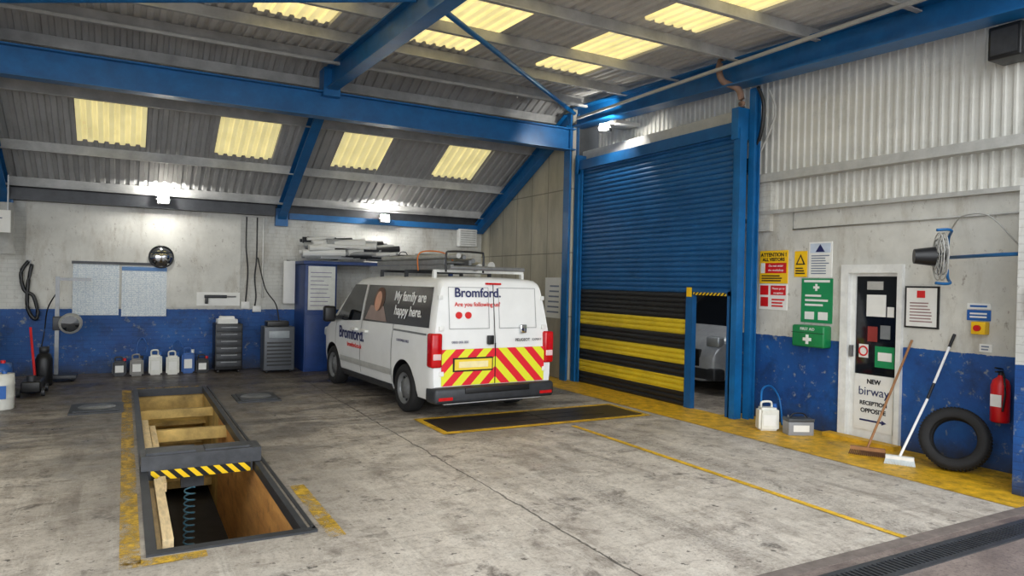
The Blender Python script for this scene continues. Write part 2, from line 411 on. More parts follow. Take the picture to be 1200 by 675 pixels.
# ---------------------------------------------------------------- inspection pit
pit=G('inspection_pit')
YP=M('pit_yellow_paint',(188,158,92),.65,0,.5,3)
bm=bmesh.new()
def q4(a,b,c,d,mi):
    f=bm.faces.new([bm.verts.new(v) for v in (a,b,c,d)]); f.material_index=mi
q4((PX0,PY0,PD),(PX1,PY0,PD),(PX1,PY1,PD),(PX0,PY1,PD),0)
q4((PX1,PY0,PD),(PX1,10.2,PD),(PX1,10.2,0),(PX1,PY0,0),1); q4((PX1,10.2,PD),(PX1,PY1,PD),(PX1,PY1,0),(PX1,10.2,0),2)
q4((PX0,PY0,PD),(PX0,8.5,PD),(PX0,8.5,0),(PX0,PY0,0),0); q4((PX0,8.5,PD),(PX0,PY1,PD),(PX0,PY1,0),(PX0,8.5,0),2)
q4((PX0,PY1,PD),(PX1,PY1,PD),(PX1,PY1,0),(PX0,PY1,0),2); q4((PX0,PY0,PD),(PX1,PY0,PD),(PX1,PY0,0),(PX0,PY0,0),0)
PITD=M('pit_dark',(34,31,30),.7,0,.4,5)
me=bpy.data.meshes.new('pit_walls'); bm.to_mesh(me); bm.free()
for m_ in (PITD,PLY,YP): me.materials.append(m_)
o=bpy.data.objects.new('pit_walls',me); COL.objects.link(o); o.parent=pit
boxes('pit_edge_rails',[((PX0-.05,PY0,-.08),(PX0+.015,PY1,.010)),((PX1-.012,PY0,-.08),(PX1+.035,PY1,.010)),((PX1+.06,PY0,-.02),(PX1+.085,PY1,.015)),((PX0-.05,PY0-.05,-.12),(PX1+.085,PY0+.03,.015)),((PX0,PY1-.06,-.1),(PX1,PY1,.010)),((.22,PY0+.03,-.14),(1.13,PY0+.14,-.03))],DGREY,pit)
boxes('timber_planks',[((.26,5.35,-.16),(.33,7.0,-.02)),((.24,5.5,-.32),(.30,8.6,-.2)),((.30,6.9,-.12),(.36,9.6,-.04)),((.33,5.5,-.45),(.38,7.2,-.36)),((.36,5.2,-.62),(.40,6.6,-.5)),((.22,7.7,-.10),(.29,9.9,-.02)),((.23,5.2,-.9),(.26,7.0,-.1))],WOOD,pit)
boxes('steps',[((PX0,11.6,-1.0),(PX1,PY1,-.9)),((PX0,10.9,-1.2),(PX1,11.6,-1.1)),((PX0,11.9,-.5),(PX1,PY1,-.45)),((PX0,9.35,-.2),(PX1,9.42,-.06)),((PX0,10.9,-.2),(PX1,10.97,-.08))],YP,pit)
tube('coiled_air_line',[(.55+.045*math.cos(a*1.2),6.95+.045*math.sin(a*1.2),-.12-.011*a) for a in range(90)],.008,M('hose_teal',(50,92,110),.4),pit,6,2)
bm=bmesh.new()
for i in range(40):
    x=random.uniform(.3,1.05);y=random.uniform(5.3,8.5);s=random.uniform(.03,.12); addbox(bm,(x,y,PD),(x+s,y+s,PD+s*.6))
bmo('debris',bm,DGREY,pit)
jk=G('pit_jack_beam',(0,7.15,0))
boxes('beam',[((.16,0,.014),(1.2,.3,.15)),((.2,.03,.15),(.62,.27,.17)),((.7,.05,.15),(1.1,.25,.165)),((.5,.12,-.2),(.7,.24,.014))],M('jack_grey',(74,76,80),.45,.4,.3),jk)
box('hazard_strip',(.24,-.012,-.07),(1.1,.0,.014),HAZ,jk); box('hazard_plate',(.22,-.01,-.07),(1.12,.03,.016),DGREY,jk)
quads('floor_marking_pit',[(.0,4.9,.12,12.4),(1.28,4.85,1.4,6.2),(.2,12.42,1.1,12.55),(.0,4.85,.5,4.97)],.005,YFADE)
quads('floor_marking_line',[(5.0,3.06,5.07,7.4)],.005,YLINE)
quads('floor_marking_walkway',[(6.6,3.06,7.8,7.2),(6.6,7.2,7.42,12.0)],.005,YWALK)
fp=G('roller_brake_plate')
boxes('plate',[((3.42,7.68,0),(6.38,8.45,.012))],M('oily_plate',(64,56,50),.35,.3,.4,5,.3),fp)
boxes('plate_seams',[((4.9,7.68,.012),(4.92,8.45,.015)),((4.0,7.9,.012),(5.9,7.93,.015)),((4.0,8.15,.012),(5.9,8.18,.015))],BLK,fp)
quads('plate_border',[(3.32,7.56,6.48,7.67),(3.32,8.46,6.48,8.57),(3.32,7.67,3.41,8.46),(6.39,7.67,6.48,8.46)],.006,YLINE,fp)
for (x,y,w) in ((-.6,10.45,.62),(1.45,10.6,.6)):
    g=G('turntable_plate',(x,y,0))
    boxes('plate',[((0,0,0),(w,.75,.02)),((.05,.06,.02),(w-.05,.69,.035))],DGREY,g)
    lathe('disc',[(0,.045),(.2,.045),(.22,.035)],GREY,g,24,(w/2,.37,0))
dr=G('drain_channel')
bl=[((3.2,2.66,-.01),(7.0,2.70,.01)),((3.2,2.84,-.01),(7.0,2.88,.01)),((3.2,2.70,-.01),(7.0,2.84,.002),1)]
x=3.2
while x<7: bl.append(((x,2.70,0),(x+.022,2.84,.009))); x+=.045
boxes('grating',bl,[DGREY,BLK],dr)
# ---------------------------------------------------------------- roller shutter
sh=G('roller_shutter_door')
def slats(name,y0,y1,z0,z1,mats,sel,pitch=.078):
    vs=[];fs=[];fm=[]; n=int(round((z1-z0)/pitch)); pr=[(0,0),(-.012,.12),(-.020,.35),(-.020,.6),(-.012,.85),(0,.95)]
    for i in range(n):
        for (dx,t) in pr:
            for y in (y0,y1): vs.append((7.42+dx,y,z0+(i+t)*pitch))
    for k in range(n*len(pr)-1):
        fs.append((2*k,2*k+1,2*k+3,2*k+2)); fm.append(sel(z0+(k/len(pr)+.3)*pitch))
    return mo(name,vs,fs,mats,fm,sh)
SHB=M('shutter_blue',(24,86,140),.38,.1,.18,3); SHK=M('shutter_black',(30,31,34),.5,0,.25,4); SHY=M('shutter_yellow',(214,186,40),.45,0,.15,3)
slats('slats_upper',6.95,10.82,1.72,3.95,[SHB],lambda z:0)
slats('slats_lower',7.84,10.82,.0,1.72,[SHK,SHY],lambda z:1 if (1.10<z<1.32 or .66<z<.88 or .23<z<.44) else 0)
boxes('guides',[((7.33,10.78,0),(7.46,10.9,4.0)),((7.33,6.88,0),(7.46,6.98,4.0)),((7.36,10.7,0),(7.385,10.78,4.0)),((7.36,6.98,0),(7.385,7.03,4.0))],BLUE,sh)
boxes('head_box',[((7.34,7.0,3.93),(7.74,10.85,4.1))],SHB,sh); boxes('head_end_plate',[((7.3,6.90,3.85),(7.72,7.02,4.28)),((7.3,10.78,3.85),(7.72,10.85,4.2))],BLUE,sh)
boxes('wicket_frame',[((7.36,7.76,0),(7.44,7.9,1.75)),((7.36,6.98,0),(7.44,7.08,1.75)),((7.36,7.0,1.69),(7.44,7.9,1.78))],SHB,sh)
box('wicket_hazard_strip',(7.352,7.1,1.69),(7.36,7.74,1.73),HAZY,sh); box('wicket_notice',(7.35,7.78,1.66),(7.36,7.88,1.8),YEL,sh)
boxes('trim_lintel_steel',[((7.5,7.0,4.12),(7.6,10.9,4.3))],LGREY)
# ---------------------------------------------------------------- van
HW=[(.2,.84),(.3,.90),(.5,.935),(.8,.94),(.95,.935),(1.1,.918),(1.45,.86),(1.72,.80),(1.9,.76)]
def hw(z):
    if z<=HW[0][0]: return HW[0][1]
    for (a,b),(c,d) in zip(HW,HW[1:]):
        if z<=c: return b+(d-b)*(z-a)/(c-a)
    return HW[-1][1]
ST=[(0,1.79,.972),(.03,1.83,.988),(.12,1.86,1),(.5,1.872,1),(.9,1.876,1),(1.5,1.88,1),(2.2,1.878,1),(2.7,1.86,1),(2.95,1.835,1),(3.08,1.79,1),(3.3,1.64,1),(3.55,1.45,1),(3.8,1.26,1),(3.98,1.13,.995),(4.15,1.06,.98),(4.30,1.0,.95),(4.42,.93,.91),(4.52,.82,.86),(4.58,.70,.80),(4.61,.60,.74)]
def van_body(name,p,white):
    vs=[];fs=[];fm=[]
    for (y,top,k) in ST:
        half=[]
        zb=min(.95,top-.12); zr=top-.09
        half.append((0,.22)); half.append((hw(.22)*.9*k,.22))
        for q in (.06,.18,.45,.8,1): z=.22+(zb-.22)*q; half.append((hw(z)*k,z))
        for t in (.25,.5,.75,1): z=zb+(zr-zb)*t; half.append((hw(z)*k,z))
        w=hw(zr)*k
        half+= [(w*.975,top-.05),(w*.93,top-.022),(w*.8,top-.004),(w*.4,top+.008),(0,top+.01)]
        ring=[(-x,z) for x,z in half]+[(x,z) for x,z in half[-2:0:-1]]
        for (x,z) in ring:
            yy=y+(.10*max(0,z-.95)/.9*max(0,1-y/.5))
            vs.append((x,yy,z))
        nring=len(ring); nh=len(half)
    for s in range(len(ST)-1):
        ym=(ST[s][0]+ST[s+1][0])/2
        for i in range(nring):
            j=(i+1)%nring
            fs.append((s*nring+i,s*nring+j,(s+1)*nring+j,(s+1)*nring+i))
            ii=i if i<nh-1 else nring-1-i
            fm.append(1 if (3.06<ym<3.96 and ii>=nh-4) else 0)
    fs.append(tuple(range(nring))[::-1]); fm.append(0)
    fs.append(tuple((len(ST)-1)*nring+i for i in range(nring))); fm.append(0)
    mats=[white,GLASS,BLK]
    bo=mo(name,vs,fs,mats,fm,p,True)
    bm=bmesh.new(); bm.from_mesh(bo.data); bmesh.ops.recalc_face_normals(bm,faces=bm.faces); bm.to_mesh(bo.data); bm.free()
    cuts=[]
    for y in (.88,3.83):
        for sx in (-1,1):
            b2=bmesh.new(); addcyl(b2,(sx*1.1,y,.34),(sx*.62,y,.34),.385,None,40,2)
            bmesh.ops.recalc_face_normals(b2,faces=b2.faces)
            me=bpy.data.meshes.new('c'); b2.to_mesh(me); b2.free()
            for m_ in mats: me.materials.append(m_)
            c=bpy.data.objects.new('c',me); COL.objects.link(c); c.parent=p
            cuts.append(c); md=bo.modifiers.new('b','BOOLEAN'); md.object=c; md.operation='DIFFERENCE'; md.solver='EXACT'
    bpy.context.view_layer.update()
    me=bpy.data.meshes.new_from_object(bo.evaluated_get(bpy.context.evaluated_depsgraph_get()))
    bo.modifiers.clear(); bo.data=me
    try: me.set_sharp_from_angle(angle=math.radians(35))
    except Exception: pass
    for c in cuts: bpy.data.objects.remove(c)
    return bo
def patch(name,corners,m,p,off=.006,nu=10,nv=8,sx=-1):
    a,b,c,d=corners; vs=[];fs=[]
    for j in range(nv+1):
        for i in range(nu+1):
            u=i/nu;v=j/nv
            y=(a[0]*(1-u)+b[0]*u)*(1-v)+(d[0]*(1-u)+c[0]*u)*v
            z=(a[1]*(1-u)+b[1]*u)*(1-v)+(d[1]*(1-u)+c[1]*u)*v
            vs.append((sx*(hw(z)+off),y,z))
    for j in range(nv):
        for i in range(nu):
            k=j*(nu+1)+i; fs.append((k,k+1,k+nu+2,k+nu+1))
    return mo(name,vs,fs,m,None,p,True)
def wheel(name,p,loc,side,R=.33):
    g=bpy.data.objects.new(name,None); COL.objects.link(g); g.parent=p; g.location=loc; g.rotation_euler=(0,side*PI/2,0)
    tw=.105
    lathe('tyre_rubber',[(R*.64,-tw*.9),(R*.72,-tw),(R*.92,-tw*.98),(R*.99,-tw*.7),(R,0),(R*.99,tw*.7),(R*.92,tw*.98),(R*.72,tw),(R*.64,tw*.9)],BLACK,g,40,closed=True)
    lathe('rim',[(R*.66,tw*.9),(R*.62,tw*.95),(R*.60,tw*.5),(R*.45,tw*.35),(R*.38,tw*.75),(R*.2,tw*.8),(R*.18,tw*.9),(0,tw*.92)],GREY,g,32)
    bm=bmesh.new()
    for i in range(10):
        a=2*PI*i/10; addcyl(bm,(R*.5*math.cos(a),R*.5*math.sin(a),tw*.3),(R*.5*math.cos(a),R*.5*math.sin(a),tw*.55),R*.05,None,10)
    bmo('rim_holes',bm,BLK,g)
van=G('panel_van',(4.36,8.30,0),math.radians(4))
van_body('body',van,VANW)
for y in (.88,3.83):
    wheel('wheel',van,(-.82,y,.33),-1); wheel('wheel',van,(.82,y,.33),1)
boxes('underbody',[((-.6,.2,.16),(.6,4.3,.24))],BLK,van)
HGL=M('headlamp_glass',(190,196,200),.1,.3)
for sx in (-1,1):
    patch('front_door_glass',[(3.74,1.10),(2.58,1.17),(2.58,1.73),(3.10,1.73)],GLASS,van,sx=sx)
    patch('sill_trim',[(3.42,.22),(1.29,.22),(1.29,.33),(3.42,.33)],DGREY,van,.008,sx=sx)
    patch('rub_strip',[(3.4,.46),(1.3,.46),(1.3,.55),(3.4,.55)],LGREY,van,.012,sx=sx)
    for (ya,yb) in ((2.50,2.512),(1.28,1.292)):
        patch('door_seam',[(yb,.36),(ya,.36),(ya,1.74),(yb,1.74)],BLK,van,.004,1,12,sx)
    patch('door_seam',[(3.66,.6),(3.648,.6),(3.648,1.15),(3.66,1.15)],BLK,van,.004,1,12,sx)
    patch('slide_rail',[(1.25,1.10),(.2,1.10),(.2,1.125),(1.25,1.125)],GREY,van,.008,10,1,sx)
    bx=(-.955,-.80) if sx<0 else (.80,.955)
    box('tail_lamp',(bx[0],-.035,.70),(bx[1],.13,1.14),TLRED,van,.03)
    box('tail_lamp_clear',(bx[0]+.02,-.04,.80),(bx[1]-.02,-.02,.88),M('lamp_clear',(225,190,190),.15),van,.01)
    box('wing_mirror',(sx*1.13-.10,3.36,1.1),(sx*1.13+.10,3.50,1.36),BLK,van,.04)
    box('mirror_arm',(sx*1.0-.1,3.42,1.14),(sx*1.0+.1,3.48,1.2),BLK,van,.01)
    box('headlamp',(sx*.74-.13,4.36,.78),(sx*.74+.13,4.5,.95),HGL,van,.04)
    box('handle',(sx*.96-.03,2.62,1.0),(sx*.96+.03,2.84,1.04),WHITE,van,.01); 
    box('handle',(sx*.96-.03,2.18,1.0),(sx*.96+.03,2.40,1.04),WHITE,van,.01)
BAND=M('print_dark',(34,28,30),.2,0,.35,2.5)
patch('graphic_band',[(2.48,1.17),(.16,1.20),(.24,1.73),(2.48,1.73)],BAND,van,.006,14)
patch('graphic_print_shirt',[(2.4,1.2),(1.55,1.2),(1.75,1.42),(2.25,1.42)],M('print_shirt',(150,128,120),.4),van,.009)
def disc(name,cy,cz,ry,rz,m,off,sx=-1):
    vs=[(sx*(hw(cz)+off),cy,cz)];fs=[]
    for i in range(24):
        a=2*PI*i/24; z=cz+rz*math.sin(a); vs.append((sx*(hw(z)+off),cy+ry*math.cos(a),z))
    for i in range(24): fs.append((0,1+i,1+(i+1)%24))
    mo(name,vs,fs,m,None,van,True)
disc('graphic_print_hair',1.95,1.52,.2,.18,HAIR,.011); disc('graphic_print_face',1.98,1.49,.12,.15,SKIN,.013)
lean=math.atan(.118/.62)
def sidetext(s,size,y,z,m,bold=0):
    a=lean if z>1.05 else 0
    q=text(s,size,(-(hw(z)+.014),y,z),RX,m,van,'LEFT','lettering',bold=bold)
    if a: q.rotation_euler=(Matrix.Rotation(a,3,'Y')@Euler(RX).to_matrix()).to_euler()
sidetext('My family are',.19,1.40,1.58,TEXTW,.004); sidetext('happy here.',.19,1.32,1.38,TEXTW,.004)
sidetext('Bromford.',.27,3.46,.93,TEXTN,.005); sidetext('bromford.co.uk',.10,3.05,.76,TEXTR,.002); sidetext('CUSTOMERS FIRST',.05,1.1,.98,TEXTN)
boxes('chevron_panel',[((-.80,-.012,.46),(.80,-.002,.93))],CHEV,van)
boxes('door_gap',[((-.006,-.016,.46),(.006,0,1.0)),],BLK,van)
mo('door_gap_upper',[(-.006,-.012,.95),(.006,-.012,.95),(.006,.088,1.78),(-.006,.088,1.78)],[(0,1,2,3)],BLK,van)
box('rear_bumper',(-.93,-.10,.24),(.93,.2,.45),DGREY,van,.05)
box('step_pad',(-.5,-.115,.36),(.5,-.08,.44),BLK,van,.01)
boxes('number_plate',[((-.62,-.03,.66),(-.06,-.012,.80))],M('plate_yellow',(236,206,60),.4,0,.03),van)
boxes('plate_frame',[((-.64,-.022,.64),(-.04,-.010,.82))],BLK,van)
boxes('plate_blank_bar',[((-.56,-.033,.69),(-.12,-.030,.77))],M('plate_pale',(240,226,170),.5,0,.1),van)
box('rear_handle',(-.12,-.03,.98),(-.03,.02,1.10),BLK,van,.01)
box('badge',(.40,-.02,1.12),(.50,.03,1.24),CHROME,van,.015)
rr=(PI/2-math.atan(.111),0,0)
def reartext(s,size,x,z,m,bold=0): text(s,size,(x,-.012+.111*max(0,z-.95)-.004,z),rr,m,van,'LEFT','lettering',bold=bold)
reartext('Bromford.',.17,-.60,1.66,TEXTN,.003); reartext('Are you following us?',.08,-.60,1.51,TEXTR,.001)
reartext('PEUGEOT',.055,.32,1.03,DGREY,.001); reartext('0800 000 000',.045,-.66,1.02,TEXTN); reartext('EXPERT',.045,.60,1.03,DGREY)
for x in (-.54,-.40):
    cyl('social_icon',(x,.005+.111*.4,1.37),(x,-.022+.111*.42,1.367),.045,TEXTR,van)
def rq(name,x0,x1,z0,z1,m,o_=.006): 
    f=lambda z:.111*max(0,z-.95)-o_
    mo(name,[(x0,f(z0),z0),(x1,f(z0),z0),(x1,f(z1),z1),(x0,f(z1),z1)],[(0,1,2,3)],m,van)
SEAM=M('seam_grey',(150,152,154),.4)
for s in (-1,1):
    a_,b_=sorted((s*.08,s*.68))
    rq('door_press_line',a_,b_,1.73,1.738,SEAM); rq('door_press_line',a_,b_,1.19,1.198,SEAM); rq('door_press_line',s*.08-.004,s*.08+.004,1.19,1.738,SEAM); rq('door_press_line',s*.68-.004,s*.68+.004,1.19,1.738,SEAM)
    for z in (.62,1.2,1.6): box('hinge',(s*.80-.03,-.02+.111*max(0,z-.95),z-.03),(s*.80+.03,.01+.111*max(0,z-.95),z+.03),WHITE,van,.006)
    box('reflector',(s*.78-.1,-.108,.29),(s*.78+.1,-.095,.33),TLRED,van)
box('third_brake_lamp',(-.12,.07,1.775),(.12,.11,1.80),TLRED,van)
for y in (.45,1.35,2.25):
    boxes('rack_bar',[((-.72,y-.02,1.93),(.72,y+.02,1.965)),((-.72,y-.03,1.84),(-.68,y+.03,1.94)),((.68,y-.03,1.84),(.72,y+.03,1.94))],WHITE if y<1 else DGREY,van)
bm=bmesh.new()
for x in (-.62,-.24): addbox(bm,(x-.02,.1,1.965),(x+.02,2.9,2.03))
for i in range(10): addcyl(bm,(-.62,.25+i*.28,2.0),(-.24,.25+i*.28,2.0),.015,None,8)
bmo('ladder',bm,GREY,van)
bm=bmesh.new()
for x in (-.62,-.24): addbox(bm,(x-.02,.3,2.035),(x+.02,2.6,2.10))
for i in range(8): addcyl(bm,(-.62,.45+i*.28,2.07),(-.24,.45+i*.28,2.07),.015,None,8)
bmo('ladder_upper',bm,GREY,van)
for k,(x,z,r_) in enumerate(((-.5,2.15,.035),(-.36,2.14,.03),(-.1,2.0,.04),(.0,2.02,.045),(-.05,2.1,.035),(.3,2.0,.03))): cyl('carried_pipe',(x,.15+.1*k,z),(x,2.7-.12*k,z),r_,(LGREY,GREY,DGREY)[k%3],van)
cyl('pipe_carrier',(.1,.3,2.03),(.1,2.8,2.03),.06,LGREY,van)
cyl('rear_roller',(-.66,.1,1.99),(.5,.1,1.99),.028,GREY,van); tube('rack_hoop',[(-.70,.12,1.93),(-.70,.12,2.16),(-.62,.12,2.2),(-.2,.12,2.2),(-.14,.12,2.16),(-.14,.12,1.93)],.014,BLK,van); tube('strap',[(-.68,1.0,1.95),(-.66,1.0,2.2),(-.3,1.0,2.22),(-.1,1.0,2.08),(.05,1.0,1.95)],.01,M('strap_orange',(200,110,40),.6),van)
v2=G('parked_van',(13.2,9.35,0),PI/2)
van_body('body',v2,M('silver_paint',(180,184,188),.25,.2))
for y in (.88,3.83):
    wheel('wheel',v2,(-.82,y,.33),-1); wheel('wheel',v2,(.82,y,.33),1)
for sx in (-1,1): box('headlamp',(sx*.70-.15,4.38,.80),(sx*.70+.15,4.54,.98),HGL,v2,.04)
box('grille',(-.5,4.5,.45),(.5,4.62,.75),BLK,v2,.03); box('bumper',(-.85,4.35,.24),(.85,4.62,.45),DGREY,v2,.04)
# ---------------------------------------------------------------- reception door
XW=7.8
d=G('door_reception',(XW,0,0))
boxes('frame',[((-.05,5.50,0),(.12,5.60,2.02)),((-.05,4.82,0),(.12,4.88,2.02)),((-.05,4.82,2.02),(.12,5.60,2.12))],WHITE,d)
boxes('leaf',[((.02,5.44,.0),(.06,5.50,2.02)),((.02,4.88,0),(.06,4.91,2.02)),((.02,4.91,0),(.06,5.44,.80)),((.02,4.91,1.98),(.06,5.44,2.02))],WHITE,d)
boxes('glass',[((.04,4.91,.80),(.05,5.44,1.98))],GLASS,d)
box('notice_paper',(.028,5.06,1.50),(.038,5.30,1.76),PAPER,d,0); box('notice_paper_small',(.03,4.96,1.50),(.039,5.04,1.62),PAPER,d)
box('red_poster',(.03,5.16,1.20),(.039,5.28,1.38),M('int_red',(140,48,44),.6),d); box('grey_poster',(.03,5.0,1.24),(.039,5.12,1.40),M('int_grey',(120,124,128),.6),d); box('opening_hours',(.03,5.1,1.82),(.039,5.3,1.92),LGREY,d)
box('green_notice',(.03,4.94,.90),(.039,5.18,1.15),GREEN,d); box('green_notice_text',(.026,4.97,.98),(.03,5.14,1.08),PAPER,d)
lathe('no_smoking_ring',[(.045,0),(.045,.006),(.062,.006),(.062,0)],TEXTR,d,24,(.031,5.33,1.08),(0,-PI/2,0)); box('no_smoking_label',(.032,5.27,1.0),(.038,5.39,1.16),PAPER,d)
box('sign_panel',(.008,4.93,.14),(.02,5.42,.80),PAPER,d)
text('NEW',.075,(.004,5.17,.72),RX,TEXTB,d,'CENTER',bold=.003); text('birway',.145,(.004,5.17,.60),RX,TEXTN,d,'CENTER')
text('RECEPTION',.066,(.004,5.17,.46),RX,TEXTB,d,'CENTER',bold=.002); text('OPPOSITE',.072,(.004,5.17,.37),RX,TEXTB,d,'CENTER',bold=.002)
mo('arrow',[(0.004,5.34,.265),(0.004,5.34,.245),(0.004,5.06,.245),(0.004,5.06,.265),(0.004,5.06,.285),(0.004,5.0,.255),(0.004,5.06,.225)],[(0,1,2,3),(4,5,6)],TEXTN,d)
box('handle',(-.03,5.45,1.0),(.02,5.48,1.14),GREY,d,.005)
boxes('door_backing',[((.13,4.8,0),(.16,5.62,2.15))],BLK,d)
box('doorstep',(7.60,4.78,0),(7.745,5.7,.05),M('step_yellow',(205,160,40),.6,0,.3,6))
# ---------------------------------------------------------------- wall signs (right wall)
def sign(name,y0,y1,z0,z1,m,X=XW,t=.012):
    g=G(name,(X,0,0)); box('board',(-t,y0,z0),(0,y1,z1),m,g); return g
def bars(g,y0,y1,z0,z1,n,m,t=.014,frac=.5,short=.75):
    l=[];h=(z1-z0)/n
    for i in range(n):
        e=random.uniform(short,1)*(y1-y0); l.append(((-t-.002,y1-e,z0+i*h+h*.25),(-t+.001,y1,z0+i*h+h*(.25+frac))))
    boxes('print_lines',l,m,g)
g=sign('attention_sign',6.43,6.90,1.88,2.33,YEL)
text('ATTENTION !',.07,(-.014,6.665,2.27),RX,TEXTB,g,'CENTER',bold=.002); text('ALL VISITORS',.062,(-.014,6.665,2.205),RX,TEXTB,g,'CENTER',bold=.002)
box('red_band',(-.016,6.45,2.02),(-.012,6.80,2.16),RED,g); text('Do not enter',.045,(-.018,6.62,2.12),RX,TEXTW,g,'CENTER'); text('the workshop',.045,(-.018,6.62,2.06),RX,TEXTW,g,'CENTER')
box('icon_panel',(-.016,6.81,2.02),(-.012,6.88,2.16),PAPER,g); bars(g,6.46,6.86,1.90,2.0,3,TEXTB)
g=sign('please_go_to_reception_sign',6.43,6.90,1.52,1.87,PAPER)
box('red_band',(-.016,6.45,1.72),(-.012,6.70,1.85),RED,g); box('red_icon',(-.016,6.74,1.72),(-.012,6.88,1.85),RED,g); text('Please go to',.042,(-.018,6.57,1.81),RX,TEXTW,g,'CENTER'); text('reception',.042,(-.018,6.57,1.75),RX,TEXTW,g,'CENTER')
box('red_icon_lower',(-.016,6.74,1.56),(-.012,6.87,1.69),RED,g); bars(g,6.46,6.68,1.55,1.68,3,TEXTR)
g=sign('electrical_warning_sign',6.13,6.32,1.97,2.31,YEL)
mo('triangle',[(-.014,6.30,2.13),(-.014,6.15,2.13),(-.014,6.225,2.27)],[(0,1,2)],TEXTB,g); mo('triangle_inner',[(-.016,6.27,2.145),(-.016,6.18,2.145),(-.016,6.225,2.235)],[(0,1,2)],YEL,g); bars(g,6.15,6.30,2.0,2.1,3,TEXTB)
PGR=M('print_grey',(120,130,150),.6)
g=sign('health_and_safety_poster',5.76,6.10,1.96,2.42,PAPER)
box('header',(-.014,5.78,2.28),(-.012,6.08,2.40),M('poster_pale_blue',(196,208,224),.6),g)
mo('emblem',[(-.016,6.0,2.29),(-.016,5.86,2.29),(-.016,5.93,2.39)],[(0,1,2)],TEXTN,g); bars(g,5.79,6.06,2.0,2.26,8,PGR,frac=.4)
g=sign('first_aid_sign',5.74,6.20,1.38,1.95,GREEN)
box('cross',(-.015,5.93,1.82),(-.012,6.02,1.85),PAPER,g); box('cross_v',(-.016,5.96,1.79),(-.012,5.99,1.88),PAPER,g)
bars(g,5.80,6.14,1.58,1.76,3,PAPER,frac=.45,short=.5); boxes('white_inserts',[((-.016,6.0,1.42),(-.012,6.14,1.52)),((-.016,5.80,1.42),(-.012,5.94,1.52)),((-.016,5.78,1.90),(-.012,6.16,1.93))],PAPER,g)
g=G('first_aid_box',(XW,5.98,1.05)); box('case',(-.16,-.24,.02),(0,.24,.30),M('first_aid_green',(24,128,72),.35),g,.025); box('lid_seam',(-.163,-.24,.2),(-.158,.24,.206),BLK,g); box('cross_a',(-.166,-.02,.06),(-.16,.02,.18),PAPER,g); box('cross_b',(-.168,-.06,.10),(-.16,.06,.14),PAPER,g)
text('FIRST AID',.05,(-.163,0,.25),RX,TEXTW,g,'CENTER')
g=G('framed_certificate',(XW,0,0)); box('frame',(-.02,4.42,1.40),(0,4.80,1.87),BLK,g); box('page',(-.022,4.44,1.42),(-.018,4.78,1.85),PAPER,g); bars(g,4.48,4.74,1.46,1.70,7,M('print_grey_warm',(150,120,120),.6),.022,.4); box('crest',(-.026,4.57,1.74),(-.022,4.66,1.82),TEXTR,g)
g=sign('blue_notice',3.90,4.13,1.52,1.63,SBLUE); bars(g,3.93,4.1,1.54,1.61,2,PAPER); g=sign('white_notice',3.90,4.13,1.64,1.70,PAPER); bars(g,3.93,4.1,1.65,1.69,1,SBLUE)
g=sign('white_notice',3.88,4.0,1.2,1.28,PAPER); bars(g,3.9,3.98,1.21,1.27,2,PGR)
g=G('emergency_stop_box',(XW,3.98,1.38)); box('case',(-.09,-.07,0),(0,.07,.13),YEL,g,.01); cyl('button',(-.09,0,.065),(-.12,0,.065),.032,RED,g)
g=G('fire_alarm_call_point',(7.02,3.12,1.6)); box('case',(-.06,-.09,0),(0,.09,.26),M('orange_red',(200,70,40),.4),g,.015); box('glass',(-.064,-.05,.08),(-.06,.05,.18),PAPER,g)
# ---------------------------------------------------------------- floor props right
def jerry(name,loc,body,cap,rz=0,h=.38,w=.26,dp=.18):
    g=G(name,loc,rz); bm=bmesh.new(); addbox(bm,(-w/2,-dp/2,0),(w/2,dp/2,h*.78))
    for v in bm.verts:
        if v.co.z>.1: v.co.x*=.96
    bmesh.ops.bevel(bm,geom=list(bm.edges),offset=.03,segments=3,affect='EDGES'); bmo('body',bm,body,g,True)
    tube('handle',[(-w*.3,0,h*.74),(-w*.3,0,h*.93),(w*.0,0,h*.97),(w*.18,0,h*.93),(w*.2,0,h*.76)],.014,body,g)
    cyl('cap',(w*.36,0,h*.76),(w*.36,0,h*.90),.026,cap,g)
    box('label',(-w*.3,-dp/2-.003,h*.2),(w*.3,-dp/2,h*.55),PAPER,g)
    return g
MILK=M('milky_plastic',(222,222,214),.35)
jerry('jerrycan',(7.2,6.2,0),MILK,SBLUE,rz=-.5)
g=G('car_battery',(7.36,5.86,0),-.45); box('case',(-.16,-.09,0),(.16,.09,.17),M('battery_grey',(140,142,146),.5),g,.01); box('lid',(-.165,-.095,.17),(.165,.095,.21),M('battery_lid',(70,74,78),.5),g,.01); cyl('terminal',(-.11,.04,.21),(-.11,.04,.235),.012,GREY,g); cyl('terminal_b',(.11,.04,.21),(.11,.04,.235),.012,GREY,g); box('label',(-.1,-.093,.05),(.1,-.09,.13),PAPER,g); tube('strap',[(-.12,0,.2),(-.06,0,.26),(.06,0,.26),(.12,0,.2)],.008,BLK,g)
tube('water_hose',[(7.2,6.3,.3),(7.35,6.42,.48),(7.6,6.5,.50),(7.78,6.52,.35),(7.76,6.45,.15),(7.6,6.3,.02)],.013,M('hose_blue',(30,110,180),.4))
ty=G('tyre',(7.42,4.02,.315)); TR=(0,-PI/2+math.radians(16),math.radians(20))
q=lathe('carcass',[(.20,-.08),(.215,-.095),(.27,-.105),(.305,-.09),(.315,-.05),(.317,0),(.315,.05),(.305,.09),(.27,.105),(.215,.095),(.20,.08),(.225,.06),(.27,.07),(.28,0),(.27,-.07),(.225,-.06)],BLACK,ty,48,closed=True); q.rotation_euler=TR
bm=bmesh.new()
